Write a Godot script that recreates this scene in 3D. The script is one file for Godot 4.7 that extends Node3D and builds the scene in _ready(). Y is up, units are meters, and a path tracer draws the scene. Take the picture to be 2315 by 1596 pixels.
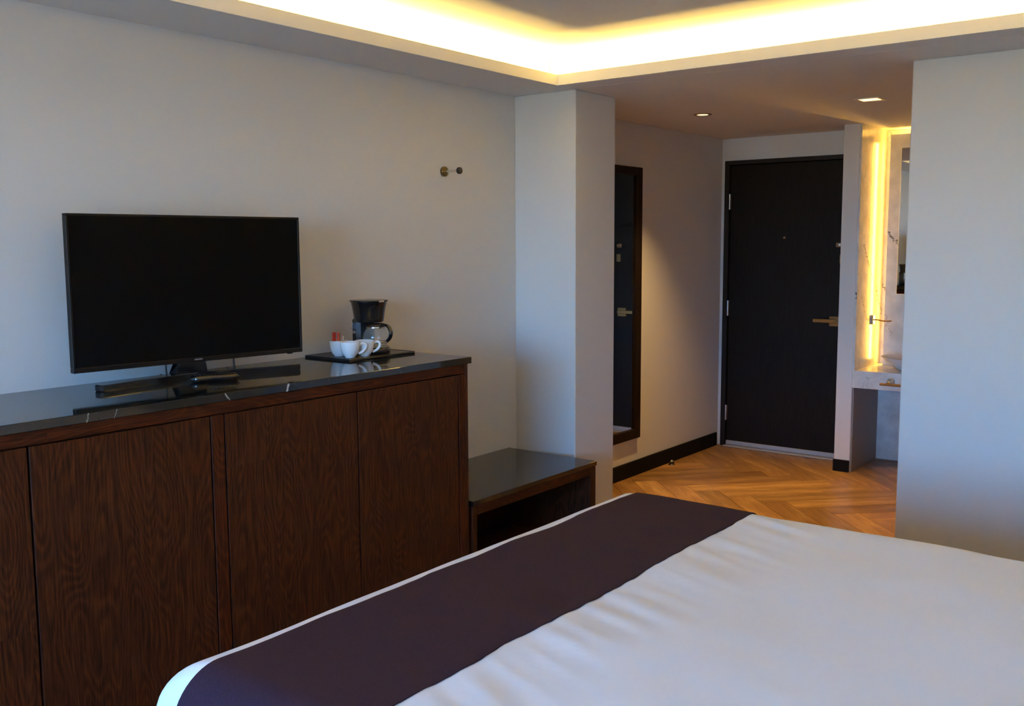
extends Node3D

# ---------------------------------------------------------------- helpers
var M := {}
var rng := RandomNumberGenerator.new()
const SOFFIT := 2.25
const LIP := 2.30
const TRAY := 2.41
const XW := -2.6

func lin(r: float, g: float, b: float) -> Color:
	return Color(r, g, b).linear_to_srgb()

func meta(o: Node, label: String, category: String, group := "", kind := "") -> Node:
	o.set_meta("label", label)
	o.set_meta("category", category)
	if group != "": o.set_meta("group", group)
	if kind != "": o.set_meta("kind", kind)
	return o

func mstart() -> SurfaceTool:
	var st := SurfaceTool.new()
	st.begin(Mesh.PRIMITIVE_TRIANGLES)
	return st

func put(called: String, st: SurfaceTool, mat: Material, parent: Node = null) -> MeshInstance3D:
	var mi := MeshInstance3D.new()
	mi.name = called
	mi.mesh = st.commit()
	mi.material_override = null
	mi.mesh.surface_set_material(0, mat)
	(parent if parent else self).add_child(mi, true)
	return mi

func thing(called: String, label: String, category: String, at := Vector3.ZERO, group := "", kind := "") -> Node3D:
	var o := Node3D.new()
	o.name = called
	add_child(o, true)
	o.position = at
	meta(o, label, category, group, kind)
	return o

func uvof(p: Vector3, n: Vector3, swap: bool) -> Vector2:
	var a := n.abs()
	var uv: Vector2
	if a.z >= a.x and a.z >= a.y: uv = Vector2(p.x, -p.y)
	elif a.x >= a.y: uv = Vector2(p.z, -p.y)
	else: uv = Vector2(p.x, p.z)
	return Vector2(uv.y, uv.x) if swap else uv

func face(st: SurfaceTool, pts: Array, out: Vector3, swap := false, off := Vector3.ZERO) -> void:
	var n: Vector3 = (pts[1] - pts[0]).cross(pts[2] - pts[0])
	var p := pts.duplicate()
	if n.dot(out) > 0: p.reverse()
	n = n.normalized()
	if n.dot(out) < 0: n = -n
	for k in range(1, p.size() - 1):
		for v in [p[0], p[k], p[k + 1]]:
			st.set_normal(n)
			st.set_uv(uvof(v + off, n, swap))
			st.add_vertex(v)

# box with chamfered edges between two corners
func box(st: SurfaceTool, lo: Vector3, hi: Vector3, b := 0.003, swap := false, off := Vector3.ZERO) -> void:
	var c := (lo + hi) / 2
	var h := (hi - lo) / 2
	b = minf(b, minf(h.x, minf(h.y, h.z)) * 0.9)
	var pt := func(s: Vector3, ax: int) -> Vector3:
		var q := Vector3(s.x * (h.x - b), s.y * (h.y - b), s.z * (h.z - b))
		q[ax] = s[ax] * h[ax]
		return c + q
	for ax in 3:
		var u := (ax + 1) % 3
		var v := (ax + 2) % 3
		for sg in [-1.0, 1.0]:
			var ps := []
			for k in [[-1.0, -1.0], [1.0, -1.0], [1.0, 1.0], [-1.0, 1.0]]:
				var s := Vector3.ZERO
				s[ax] = sg; s[u] = k[0]; s[v] = k[1]
				ps.append(pt.call(s, ax))
			var n := Vector3.ZERO
			n[ax] = sg
			face(st, ps, n, swap, off)
		for su in [-1.0, 1.0]:
			for sv in [-1.0, 1.0]:
				var s0 := Vector3.ZERO
				s0[ax] = -1.0; s0[u] = su; s0[v] = sv
				var s1 := s0
				s1[ax] = 1.0
				var n2 := Vector3.ZERO
				n2[u] = su; n2[v] = sv
				face(st, [pt.call(s0, u), pt.call(s1, u), pt.call(s1, v), pt.call(s0, v)], n2, swap, off)
	for sx in [-1.0, 1.0]:
		for sy in [-1.0, 1.0]:
			for sz in [-1.0, 1.0]:
				var s := Vector3(sx, sy, sz)
				face(st, [pt.call(s, 0), pt.call(s, 1), pt.call(s, 2)], s, swap, off)

func put_box(called: String, lo: Vector3, hi: Vector3, mat: Material, parent: Node = null, b := 0.003, swap := false, off := Vector3.ZERO) -> MeshInstance3D:
	var st := mstart()
	box(st, lo, hi, b, swap, off)
	return put(called, st, mat, parent)

# convex polygon (in XY or along another basis) extruded; pts are Vector2, frame maps (x,y,depth)
func prism(st: SurfaceTool, pts: Array, z0: float, z1: float, xf := Transform3D.IDENTITY, bevel := 0.0) -> void:
	var c := Vector2.ZERO
	for p in pts: c += p
	c /= pts.size()
	var f := []
	var bk := []
	var side0 := []
	var side1 := []
	for p in pts:
		var q: Vector2 = p + (c - p).normalized() * bevel
		f.append(xf * Vector3(q.x, q.y, z1)); bk.append(xf * Vector3(q.x, q.y, z0))
		side0.append(xf * Vector3(p.x, p.y, z0 + bevel)); side1.append(xf * Vector3(p.x, p.y, z1 - bevel))
	face(st, f, xf.basis.z * signf(z1 - z0)); face(st, bk, -xf.basis.z * signf(z1 - z0))
	var cc := xf * Vector3(c.x, c.y, (z0 + z1) / 2)
	for i in pts.size():
		var j := (i + 1) % pts.size()
		var o: Vector3 = (side0[i] + side1[j]) / 2 - cc
		o -= xf.basis.z.normalized() * o.dot(xf.basis.z.normalized())
		face(st, [side0[i], side0[j], side1[j], side1[i]], o)
		if bevel > 0:
			face(st, [side1[i], side1[j], f[j], f[i]], o + xf.basis.z)
			face(st, [side0[i], side0[j], bk[j], bk[i]], o - xf.basis.z)

# smooth grid; rows x cols of points; normal = d(row) x d(col)
func surf(st: SurfaceTool, P: Array, closed := false, uvs := Vector2(1, 1)) -> void:
	var R := P.size()
	var C: int = P[0].size()
	var N := []
	for i in R:
		var row := []
		for j in C:
			var a: Vector3 = P[min(i + 1, R - 1)][j] - P[max(i - 1, 0)][j]
			var jn := (j + 1) % C if closed else mini(j + 1, C - 1)
			var jp := (j + C - 1) % C if closed else maxi(j - 1, 0)
			var b: Vector3 = P[i][jn] - P[i][jp]
			if b.length() < 1e-7:
				var ii := i + 1 if i == 0 else i - 1
				b = P[ii][jn] - P[ii][jp]
			var n := a.cross(b)
			row.append(n.normalized() if n.length() > 1e-12 else Vector3.UP)
		N.append(row)
	var cc := C if closed else C - 1
	for i in R - 1:
		for j in cc:
			var j2 := (j + 1) % C
			var q := [[i, j], [i, j2], [i + 1, j2], [i + 1, j]]
			var vv := [Vector2(j, i), Vector2(j + 1, i), Vector2(j + 1, i + 1), Vector2(j, i + 1)]
			for t in [[0, 1, 2], [0, 2, 3]]:
				var a: Vector3 = P[q[t[0]][0]][q[t[0]][1]]
				var b: Vector3 = P[q[t[1]][0]][q[t[1]][1]]
				var c: Vector3 = P[q[t[2]][0]][q[t[2]][1]]
				var g := (b - a).cross(c - a)
				if g.length_squared() < 1e-18: continue
				var nn: Vector3 = N[q[t[0]][0]][q[t[0]][1]] + N[q[t[1]][0]][q[t[1]][1]] + N[q[t[2]][0]][q[t[2]][1]]
				var order: Array = t if g.dot(nn) < 0 else [t[0], t[2], t[1]]
				for k in order:
					st.set_normal(N[q[k][0]][q[k][1]])
					st.set_uv(Vector2(vv[k].x / cc, vv[k].y / (R - 1)) * uvs)
					st.add_vertex(P[q[k][0]][q[k][1]])

# profile of Vector2(radius, height), going up along the outside; squash scales z
func lathe(st: SurfaceTool, prof: Array, segs := 32, at := Vector3.ZERO, squash := 1.0, xf := Basis.IDENTITY) -> void:
	var P := []
	for p in prof:
		var row := []
		for k in segs:
			var t := TAU * k / segs
			row.append(at + xf * Vector3(p.x * cos(t), p.y, p.x * sin(t) * squash))
		P.append(row)
	surf(st, P, true)

func tube(st: SurfaceTool, path: Array, r: float, segs := 10, caps := true, flat := 1.0) -> void:
	var P := []
	var up := Vector3.UP
	for i in path.size():
		var d: Vector3 = (path[min(i + 1, path.size() - 1)] - path[max(i - 1, 0)]).normalized()
		if absf(d.dot(up)) > 0.95: up = Vector3.RIGHT if absf(d.x) < 0.9 else Vector3.BACK
		var s := d.cross(up).normalized()
		var u := s.cross(d).normalized()
		up = u
		var row := []
		for k in segs:
			var t := TAU * k / segs
			row.append(path[i] + s * cos(t) * r + u * sin(t) * r * flat)
		P.append(row)
	surf(st, P, true)
	if caps:
		face(st, P[0], path[0] - path[1])
		face(st, P[-1], path[-1] - path[-2])

func smooth_path(pts: Array, n := 8) -> Array:
	var out := []
	for i in pts.size() - 1:
		var a: Vector3 = pts[max(i - 1, 0)]
		var b: Vector3 = pts[i]
		var c: Vector3 = pts[i + 1]
		var d: Vector3 = pts[min(i + 2, pts.size() - 1)]
		for k in n:
			out.append(b.cubic_interpolate(c, a, d, float(k) / n))
	out.append(pts[-1])
	return out

# ---------------------------------------------------------------- materials
func mat(called: String, c: Color, rough := 0.6, metal := 0.0, spec := 0.5) -> StandardMaterial3D:
	var m := StandardMaterial3D.new()
	m.resource_name = called
	m.albedo_color = c
	m.roughness = rough
	m.metallic = metal
	m.metallic_specular = spec
	M[called] = m
	return m

func fnoise(sd: int, freq := 1.0, oct := 4) -> FastNoiseLite:
	var n := FastNoiseLite.new()
	n.seed = sd
	n.noise_type = FastNoiseLite.TYPE_SIMPLEX_SMOOTH
	n.frequency = freq
	n.fractal_type = FastNoiseLite.FRACTAL_FBM
	n.fractal_octaves = oct
	return n

# grain along v; dark and light are sRGB
func wood_image(w: int, h: int, wm: float, hm: float, dark: Color, light: Color, sd: int, rings := 26.0, warp := 0.5, con := 0.17) -> ImageTexture:
	var im := Image.create(w, h, false, Image.FORMAT_RGB8)
	var n1 := fnoise(sd, 1.0, 3)
	var n2 := fnoise(sd + 7, 1.0, 4)
	var n3 := fnoise(sd + 13, 1.0, 2)
	for y in h:
		var v := y * hm / h
		for x in w:
			var u := x * wm / w
			var big := n1.get_noise_2d(u * 3.2, v * 0.75)
			var ring := 0.5 + 0.5 * sin((u * 0.35 + big * warp) * rings * TAU)
			ring = pow(ring, 1.6)
			var streak := n2.get_noise_2d(u * 130.0, v * 3.5)
			var pore := clampf(n3.get_noise_2d(u * 420.0, v * 14.0) * 1.9 - 0.35, 0.0, 1.0)
			var t := clampf(0.42 + con * (ring - 0.5) + 0.40 * streak - 0.34 * pore, 0.0, 1.0)
			im.set_pixel(x, y, dark.lerp(light, t))
	return ImageTexture.create_from_image(im)

func stroke(im: Image, pts: Array, width: float, c: Color, sd: int, jitter := 6.0) -> void:
	var n := fnoise(sd, 0.06, 3)
	var s := 0.0
	for i in pts.size() - 1:
		var a: Vector2 = pts[i]
		var b: Vector2 = pts[i + 1]
		var steps := int(a.distance_to(b) * 1.5) + 1
		var side := (b - a).orthogonal().normalized()
		for k in steps:
			s += 1.0
			var p := a.lerp(b, float(k) / steps) + side * n.get_noise_1d(s) * jitter
			var w := width * (0.55 + 0.9 * absf(n.get_noise_2d(s * 0.7, 50.0)))
			var r := int(ceil(w)) + 1
			for dy in range(-r, r + 1):
				for dx in range(-r, r + 1):
					var q := Vector2i(int(p.x) + dx, int(p.y) + dy)
					if q.x < 0 or q.y < 0 or q.x >= im.get_width() or q.y >= im.get_height(): continue
					var d := Vector2(q).distance_to(p)
					var al := clampf((w - d) + 0.5, 0.0, 1.0) * c.a * 0.5
					if al > 0.0: im.set_pixelv(q, im.get_pixelv(q).lerp(Color(c.r, c.g, c.b), al))

func marble_image(w: int, h: int, wm: float, hm: float, base: Color, cloud: Color, vein: Color, sd: int, scale := 3.0, thin := 0.018, amount := 0.8) -> Image:
	var im := Image.create(w, h, false, Image.FORMAT_RGB8)
	var wx := fnoise(sd, 1.0, 4)
	var cl := fnoise(sd + 3, 1.0, 5)
	var vn := fnoise(sd + 9, 1.0, 2)
	var ms := fnoise(sd + 21, 1.0, 2)
	for y in h:
		var v := y * hm / h
		for x in w:
			var u := x * wm / w
			var d := wx.get_noise_2d(u * scale * 1.4, v * scale * 1.4) * 0.35
			var t := clampf(0.5 + 0.9 * cl.get_noise_2d(u * scale * 2.2, v * scale * 2.2), 0.0, 1.0)
			var c := base.lerp(cloud, t)
			var k := absf(vn.get_noise_2d((u + v * 0.6 + d) * scale * 0.9, (v - u * 0.5 + d) * scale * 0.55))
			var a := clampf(1.0 - k / thin, 0.0, 1.0) * clampf(ms.get_noise_2d(u * scale, v * scale) * 2.6 + 0.15, 0.0, 1.0)
			im.set_pixel(x, y, c.lerp(vein, a * amount))
	return im

func textured(called: String, tex: Texture2D, uvscale: Vector2, rough := 0.5, spec := 0.5, off := Vector2.ZERO, tint := Color.WHITE) -> StandardMaterial3D:
	var m := mat(called, tint, rough, 0.0, spec)
	m.albedo_texture = tex
	m.uv1_scale = Vector3(uvscale.x, uvscale.y, 1)
	m.uv1_offset = Vector3(off.x, off.y, 0)
	return m

func glow(called: String, c: Color, energy: float) -> StandardMaterial3D:
	var m := mat(called, Color(0.9, 0.9, 0.88), 0.6)
	m.emission_enabled = true
	m.emission = c
	m.emission_energy_multiplier = energy
	return m

# ---------------------------------------------------------------- light values
var COVE := Color(1.0, 0.64, 0.14).linear_to_srgb()
var NICHE := Color(1.0, 0.48, 0.06).linear_to_srgb()
var SPOT := Color(1.0, 0.62, 0.24).linear_to_srgb()
const COVE_PER_METRE := 1.35
const NICHE_ENERGY := 0.6
const SPOT_ENERGY := 3.2

func _ready() -> void:
	rng.seed = 20240
	# camera
	var cam := Camera3D.new()
	cam.name = "camera"
	add_child(cam)
	cam.keep_aspect = Camera3D.KEEP_HEIGHT
	cam.fov = rad_to_deg(2.0 * atan(798.0 / 2203.04))
	cam.position = Vector3(0, 1.5, 0)
	var yaw := deg_to_rad(37.4823)
	var pitch := deg_to_rad(-6.355)
	var roll := deg_to_rad(-0.29785)
	var f := Vector3(cos(pitch) * cos(yaw), sin(pitch), -cos(pitch) * sin(yaw))
	var r := f.cross(Vector3.UP).normalized()
	var u := r.cross(f)
	var r2 := r * cos(roll) + u * sin(roll)
	cam.basis = Basis(r2, r2.cross(f), -f)
	cam.near = 0.05
	cam.far = 60.0
	cam.current = true
	# sky and exposure
	var we := WorldEnvironment.new()
	we.name = "environment"
	var env := Environment.new()
	var sky := Sky.new()
	var sm := ProceduralSkyMaterial.new()
	sm.sky_top_color = Color(0.27, 0.57, 1.0)
	sm.sky_horizon_color = Color(0.45, 0.71, 0.92)
	sm.sky_curve = 0.25
	sm.ground_bottom_color = Color(0.40, 0.40, 0.38)
	sm.ground_horizon_color = Color(0.80, 0.84, 0.82)
	sm.energy_multiplier = 1.0
	sky.sky_material = sm
	env.background_mode = Environment.BG_SKY
	env.background_energy_multiplier = 51.0
	env.sky = sky
	env.ambient_light_source = Environment.AMBIENT_SOURCE_DISABLED
	env.tonemap_mode = Environment.TONE_MAPPER_LINEAR
	env.tonemap_exposure = 1.0
	env.sdfgi_enabled = true
	env.ssao_enabled = true
	env.ssil_enabled = true
	we.environment = env
	add_child(we)
	make_materials()
	structure()
	floor_planks()
	cove_lights()
	entrance_door()
	hall_fittings()
	vanity()
	dresser()
	bench()
	bed()
	television()
	coffee_tray()
	wall_hook()

func make_materials() -> void:
	mat("wall_paint", lin(0.66, 0.65, 0.63), 0.75, 0.0, 0.35)
	mat("ceiling_paint", lin(0.78, 0.775, 0.76), 0.8, 0.0, 0.3)
	mat("black_base", lin(0.006, 0.0055, 0.006), 0.5, 0.0, 0.2)
	var wd := wood_image(512, 1024, 0.6, 1.2, Color(0.115, 0.053, 0.025), Color(0.38, 0.195, 0.09), 4, 20.0, 0.55, 0.24)
	textured("dark_oak", wd, Vector2(1 / 0.6, 1 / 1.2), 0.5, 0.24)
	textured("dark_oak_rail", wd, Vector2(1 / 0.6, 1 / 1.2), 0.5, 0.24, Vector2(0.31, 0.4), Color(1.0, 0.92, 0.88))
	var de := wood_image(256, 1024, 0.3, 1.2, Color(0.085, 0.07, 0.062), Color(0.155, 0.13, 0.118), 31, 30.0, 0.2)
	textured("door_veneer", de, Vector2(1 / 0.3, 1 / 1.2), 0.5, 0.25)
	textured("door_frame_wood", de, Vector2(1 / 0.3, 1 / 1.2), 0.5, 0.4, Vector2(0.4, 0.1), Color(1.15, 1.1, 1.05).clamp())
	mat("mirror_frame_wood", lin(0.016, 0.009, 0.006), 0.5, 0.0, 0.2)
	mat("mirror_glass", lin(0.86, 0.88, 0.88), 0.015, 1.0)
	mat("chrome", lin(0.75, 0.74, 0.72), 0.12, 1.0)
	mat("brushed_steel", lin(0.55, 0.54, 0.53), 0.38, 1.0)
	mat("aluminium_seal", lin(0.42, 0.43, 0.45), 0.5, 0.3)
	mat("bronze", lin(0.36, 0.22, 0.09), 0.3, 1.0)
	mat("aged_brass", lin(0.26, 0.20, 0.08), 0.22, 1.0)
	mat("dark_rubber", lin(0.012, 0.010, 0.009), 0.6)
	mat("black_gloss", lin(0.006, 0.006, 0.007), 0.12)
	mat("black_plastic", lin(0.010, 0.010, 0.011), 0.35)
	mat("tv_screen", lin(0.0022, 0.0021, 0.0022), 0.12, 0.0, 0.18)
	mat("tv_bezel", lin(0.008, 0.007, 0.007), 0.4, 0.0, 0.22)
	mat("silver_print", lin(0.55, 0.55, 0.56), 0.4, 0.6)
	mat("white_print", lin(0.7, 0.7, 0.7), 0.5)
	mat("blue_print", lin(0.12, 0.22, 0.42), 0.4)
	mat("porcelain", lin(0.80, 0.80, 0.80), 0.12)
	mat("red_paper", lin(0.62, 0.045, 0.02), 0.5)
	mat("white_paper", lin(0.72, 0.68, 0.62), 0.6)
	mat("tan_paper", lin(0.42, 0.22, 0.16), 0.6)
	mat("tray_black", lin(0.012, 0.010, 0.010), 0.3)
	mat("window_frame_paint", lin(0.05, 0.05, 0.055), 0.4)
	mat("bed_base_fabric", lin(0.03, 0.025, 0.03), 0.9)
	mat("lamp_trim", lin(0.7, 0.68, 0.64), 0.35)
	mat("wood_laminate", lin(0.30, 0.26, 0.22), 0.5)
	mat("coffee_base_black", lin(0.008, 0.008, 0.009), 0.22)
	var glass := mat("clear_glass", Color(0.92, 0.95, 0.95, 0.05), 0.02)
	glass.transparency = BaseMaterial3D.TRANSPARENCY_ALPHA
	var carafe := mat("carafe_glass", Color(0.75, 0.75, 0.72, 0.16), 0.02)
	carafe.transparency = BaseMaterial3D.TRANSPARENCY_ALPHA
	# stones
	var bk := marble_image(1024, 1024, 2.4, 2.4, Color(0.055, 0.060, 0.062), Color(0.115, 0.118, 0.112), Color(0.62, 0.60, 0.55), 51, 2.2, 0.010, 0.5)
	var px := 1024.0 / 2.4
	# veins of the sideboard slab: on its front edge, then running back over the top
	for v in [[1.526, -0.009, 1.7], [1.276, 0.016, 1.0], [0.832, -0.006, 0.8], [0.915, -0.008, 0.9], [1.70, 0.004, 0.5], [2.05, 0.004, 0.5]]:
		var xu: float = (v[0] + 0.2) * px
		stroke(bk, [Vector2(xu, 577), Vector2(xu + v[1] * px, 588)], v[2], Color(0.85, 0.84, 0.80, 0.9), int(xu), 2.0)
		stroke(bk, [Vector2(xu, (0.1 + 0.55) * px), Vector2(xu - 0.02 * px, (0.1 + 0.50) * px), Vector2(xu + 0.03 * px, (0.1 + 0.38) * px)], v[2] * 0.5, Color(0.55, 0.55, 0.52, 0.5), int(xu) + 5, 6.0)
	# veins of the bench slab
	stroke(bk, [Vector2((1.1 + 0.10) * px, (1.5 + 0.30) * px), Vector2((1.1 + 0.149) * px, (1.5 + 0.421) * px), Vector2((1.1 + 0.189) * px, (1.5 + 0.548) * px)], 0.9, Color(0.62, 0.60, 0.54, 0.8), 5, 4.0)
	stroke(bk, [Vector2((1.1 + 0.2) * px, (1.5 + 0.34) * px), Vector2((1.1 + 0.42) * px, (1.5 + 0.40) * px)], 0.7, Color(0.45, 0.44, 0.40, 0.5), 6, 4.0)
	textured("black_marble", ImageTexture.create_from_image(bk), Vector2(1 / 2.4, 1 / 2.4), 0.05, 0.55)
	var wh := marble_image(512, 1024, 0.8, 1.6, Color(0.80, 0.80, 0.79), Color(0.90, 0.895, 0.88), Color(0.56, 0.56, 0.56), 77, 3.2, 0.03, 0.7)
	stroke(wh, [Vector2(20, 40), Vector2(120, 150), Vector2(200, 230), Vector2(330, 380)], 3.0, Color(0.42, 0.41, 0.40, 0.8), 3, 14.0)
	stroke(wh, [Vector2(10, 250), Vector2(140, 420), Vector2(260, 700)], 1.6, Color(0.5, 0.49, 0.47, 0.6), 8, 18.0)
	stroke(wh, [Vector2(420, 560), Vector2(380, 700), Vector2(400, 860)], 2.5, Color(0.5, 0.5, 0.5, 0.6), 12, 20.0)
	textured("white_marble", ImageTexture.create_from_image(wh), Vector2(1 / 0.8, 1 / 1.6), 0.18, 0.5)
	# cloth
	var rn := Image.create(512, 512, false, Image.FORMAT_RGB8)
	var q1 := fnoise(91, 1.0, 3)
	for y in 512:
		for x in 512:
			var t := 0.5 + 0.55 * q1.get_noise_2d(x * 0.9, y * 0.12) + 0.35 * q1.get_noise_2d(x * 0.10, y * 0.9)
			rn.set_pixel(x, y, Color(0.155, 0.124, 0.172).lerp(Color(0.215, 0.178, 0.235), clampf(t, 0.0, 1.0)))
	var rm := textured("purple_cloth", ImageTexture.create_from_image(rn), Vector2(1, 1), 0.9, 0.2)
	rm.metallic_specular = 0.12
	var sheet := mat("white_sheet", lin(0.87, 0.87, 0.88), 0.85, 0.0, 0.25)
	sheet.rim_enabled = true
	sheet.rim = 0.15

# ---------------------------------------------------------------- the room
func shell(called: String, lo: Vector3, hi: Vector3, m: String, label: String, category: String, b := 0.002) -> MeshInstance3D:
	var o := put_box(called, lo, hi, M[m], null, b)
	meta(o, label, category, "", "structure")
	return o

func structure() -> void:
	shell("wall_left", Vector3(XW - 0.15, 0, -3.22), Vector3(4.04, 2.6, -3.07), "wall_paint", "pale grey painted wall behind the television", "wall")
	shell("wall_pier", Vector3(4.04, 0, -3.32), Vector3(4.41, SOFFIT, -2.70), "wall_paint", "projecting pale grey pier at the end of the television wall", "wall", 0.004)
	shell("wall_hall_left", Vector3(4.41, 0, -3.32), Vector3(6.66, SOFFIT, -3.165), "wall_paint", "hallway wall carrying the framed mirror", "wall")
	shell("wall_right", Vector3(4.31, 0, -1.20), Vector3(4.45, SOFFIT, 0.45), "wall_paint", "plain pale grey wall at the right beyond the bed", "wall", 0.004)
	shell("wall_hall_right", Vector3(4.45, 0, -0.90), Vector3(7.0, SOFFIT, -0.75), "wall_paint", "hallway wall beyond the vanity niche", "wall")
	shell("wall_headboard", Vector3(XW - 0.15, 0, 0.45), Vector3(4.45, 2.6, 0.6), "wall_paint", "wall behind the head of the bed", "wall")
	# wall around the entrance door
	var e := mstart()
	box(e, Vector3(6.66, 0, -3.32), Vector3(6.80, SOFFIT, -3.137), 0.001)
	box(e, Vector3(6.66, 2.092, -3.137), Vector3(6.80, SOFFIT, -2.17), 0.001)
	box(e, Vector3(6.80, 0, -3.32), Vector3(6.95, SOFFIT, -2.17), 0.001)
	meta(put("wall_hall_end", e, M.wall_paint), "pale grey wall strip and header around the dark entrance door", "wall", "", "structure")
	shell("wall_partition", Vector3(6.33, 0, -2.17), Vector3(7.0, SOFFIT, -2.066), "wall_paint", "narrow partition between the entrance door and vanity niche", "wall", 0.003)
	shell("wall_niche", Vector3(6.86, 0, -2.066), Vector3(7.0, SOFFIT, -0.90), "white_marble", "white marble wall at the back of vanity niche", "wall")
	# window wall: opening z -2.15..0.25, y 0.70..2.15
	var w := mstart()
	box(w, Vector3(XW - 0.15, 0, -3.07), Vector3(XW, 2.6, -2.15), 0.001)
	box(w, Vector3(XW - 0.15, 0, 0.25), Vector3(XW, 2.6, 0.45), 0.001)
	box(w, Vector3(XW - 0.15, 0, -2.15), Vector3(XW, 0.70, 0.25), 0.001)
	box(w, Vector3(XW - 0.15, 2.15, -2.15), Vector3(XW, 2.6, 0.25), 0.001)
	meta(put("wall_window", w, M.wall_paint), "wall with the large bedroom window", "wall", "", "structure")
	var win := thing("window_1", "large three-light bedroom window in dark frame", "window", Vector3(XW - 0.07, 0.70, -0.95), "", "structure")
	var fr := mstart()
	box(fr, Vector3(-0.03, 0, -1.20), Vector3(0.03, 0.05, 1.20))
	box(fr, Vector3(-0.03, 1.40, -1.20), Vector3(0.03, 1.45, 1.20))
	box(fr, Vector3(-0.03, 0.05, -1.20), Vector3(0.03, 1.40, -1.15))
	box(fr, Vector3(-0.03, 0.05, 1.15), Vector3(0.03, 1.40, 1.20))
	put("window_frame", fr, M.window_frame_paint, win)
	for z in [-0.4, 0.4]:
		put_box("mullion", Vector3(-0.025, 0.05, z - 0.02), Vector3(0.025, 1.40, z + 0.02), M.window_frame_paint, win)
	for z in [[-1.15, -0.42], [-0.38, 0.38], [0.42, 1.15]]:
		put_box("pane", Vector3(-0.003, 0.05, z[0]), Vector3(0.003, 1.40, z[1]), M.clear_glass, win, 0.0005)
	# ceiling: lowered soffit ring with an upstand lip, tray above
	var T0 := Vector2(-2.25, -2.712)
	var T1 := Vector2(3.90, 0.10)
	var c := mstart()
	var y0 := SOFFIT
	var y1 := SOFFIT + 0.018
	var t := 0.16
	box(c, Vector3(XW - 0.15, y0, -3.07), Vector3(4.04, y1, T0.y - 0.016), 0.001)
	box(c, Vector3(4.04, y0, -3.32), Vector3(7.0, y1, -0.75), 0.001)
	box(c, Vector3(T1.x + 0.016, y0, T0.y - 0.016), Vector3(4.04, y1, 0.45), 0.001)
	box(c, Vector3(4.04, y0, -0.75), Vector3(4.45, y1, 0.45), 0.001)
	box(c, Vector3(XW, y0, T1.y + 0.016), Vector3(T1.x + 0.016, y1, 0.45), 0.001)
	box(c, Vector3(XW, y0, T0.y - 0.016), Vector3(T0.x - 0.016, y1, T1.y + 0.016), 0.001)
	var cl := put("ceiling", c, M.ceiling_paint)
	meta(cl, "lowered painted soffit around the illuminated ceiling tray", "ceiling", "", "structure")
	# lip
	var l := mstart()
	var lt := 0.016
	box(l, Vector3(T0.x, y0, T0.y - lt), Vector3(T1.x + lt, LIP, T0.y), 0.001)
	box(l, Vector3(T1.x, y0, T0.y), Vector3(T1.x + lt, LIP, T1.y), 0.001)
	box(l, Vector3(T0.x, y0, T1.y), Vector3(T1.x + lt, LIP, T1.y + lt), 0.001)
	box(l, Vector3(T0.x - lt, y0, T0.y - lt), Vector3(T0.x, LIP, T1.y + lt), 0.001)
	meta(put("trim_1", l, M.ceiling_paint), "upstand lip along the edge of the lit ceiling tray", "ceiling trim", "", "structure")
	# tray walls and top
	var tr := mstart()
	var o0 := T0 - Vector2(t, t)
	var o1 := T1 + Vector2(t, t)
	box(tr, Vector3(o0.x - 0.1, y1, o0.y - 0.1), Vector3(o1.x + 0.1, TRAY, o0.y), 0.0)
	box(tr, Vector3(o0.x - 0.1, y1, o1.y), Vector3(o1.x + 0.1, TRAY, o1.y + 0.1), 0.0)
	box(tr, Vector3(o1.x, y1, o0.y), Vector3(o1.x + 0.1, TRAY, o1.y), 0.0)
	box(tr, Vector3(o0.x - 0.1, y1, o0.y), Vector3(o0.x, TRAY, o1.y), 0.0)
	box(tr, Vector3(XW - 0.15, TRAY, -3.32), Vector3(7.0, TRAY + 0.15, 0.6), 0.0)
	box(tr, Vector3(4.2, y1, -3.32), Vector3(7.0, TRAY, 0.6), 0.0)
	meta(put("ceiling_tray", tr, M.ceiling_paint), "raised ceiling tray lit by warm cove light", "ceiling", "", "structure")
	# baseboards
	shell("baseboard_hall_left", Vector3(4.41, 0, -3.165), Vector3(6.62, 0.098, -3.15), "black_base", "black baseboard along the hallway mirror wall", "baseboard")
	shell("baseboard_partition", Vector3(6.317, 0, -2.172), Vector3(6.33, 0.078, -2.066), "black_base", "short black baseboard on the narrow partition", "baseboard")
	shell("baseboard_pier", Vector3(4.028, 0, -2.70), Vector3(4.41, 0.098, -2.686), "black_base", "black baseboard at the foot of the projecting pier", "baseboard")
	shell("baseboard_right", Vector3(4.296, 0, -1.20), Vector3(4.31, 0.098, 0.45), "black_base", "black baseboard along the right wall", "baseboard")

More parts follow.
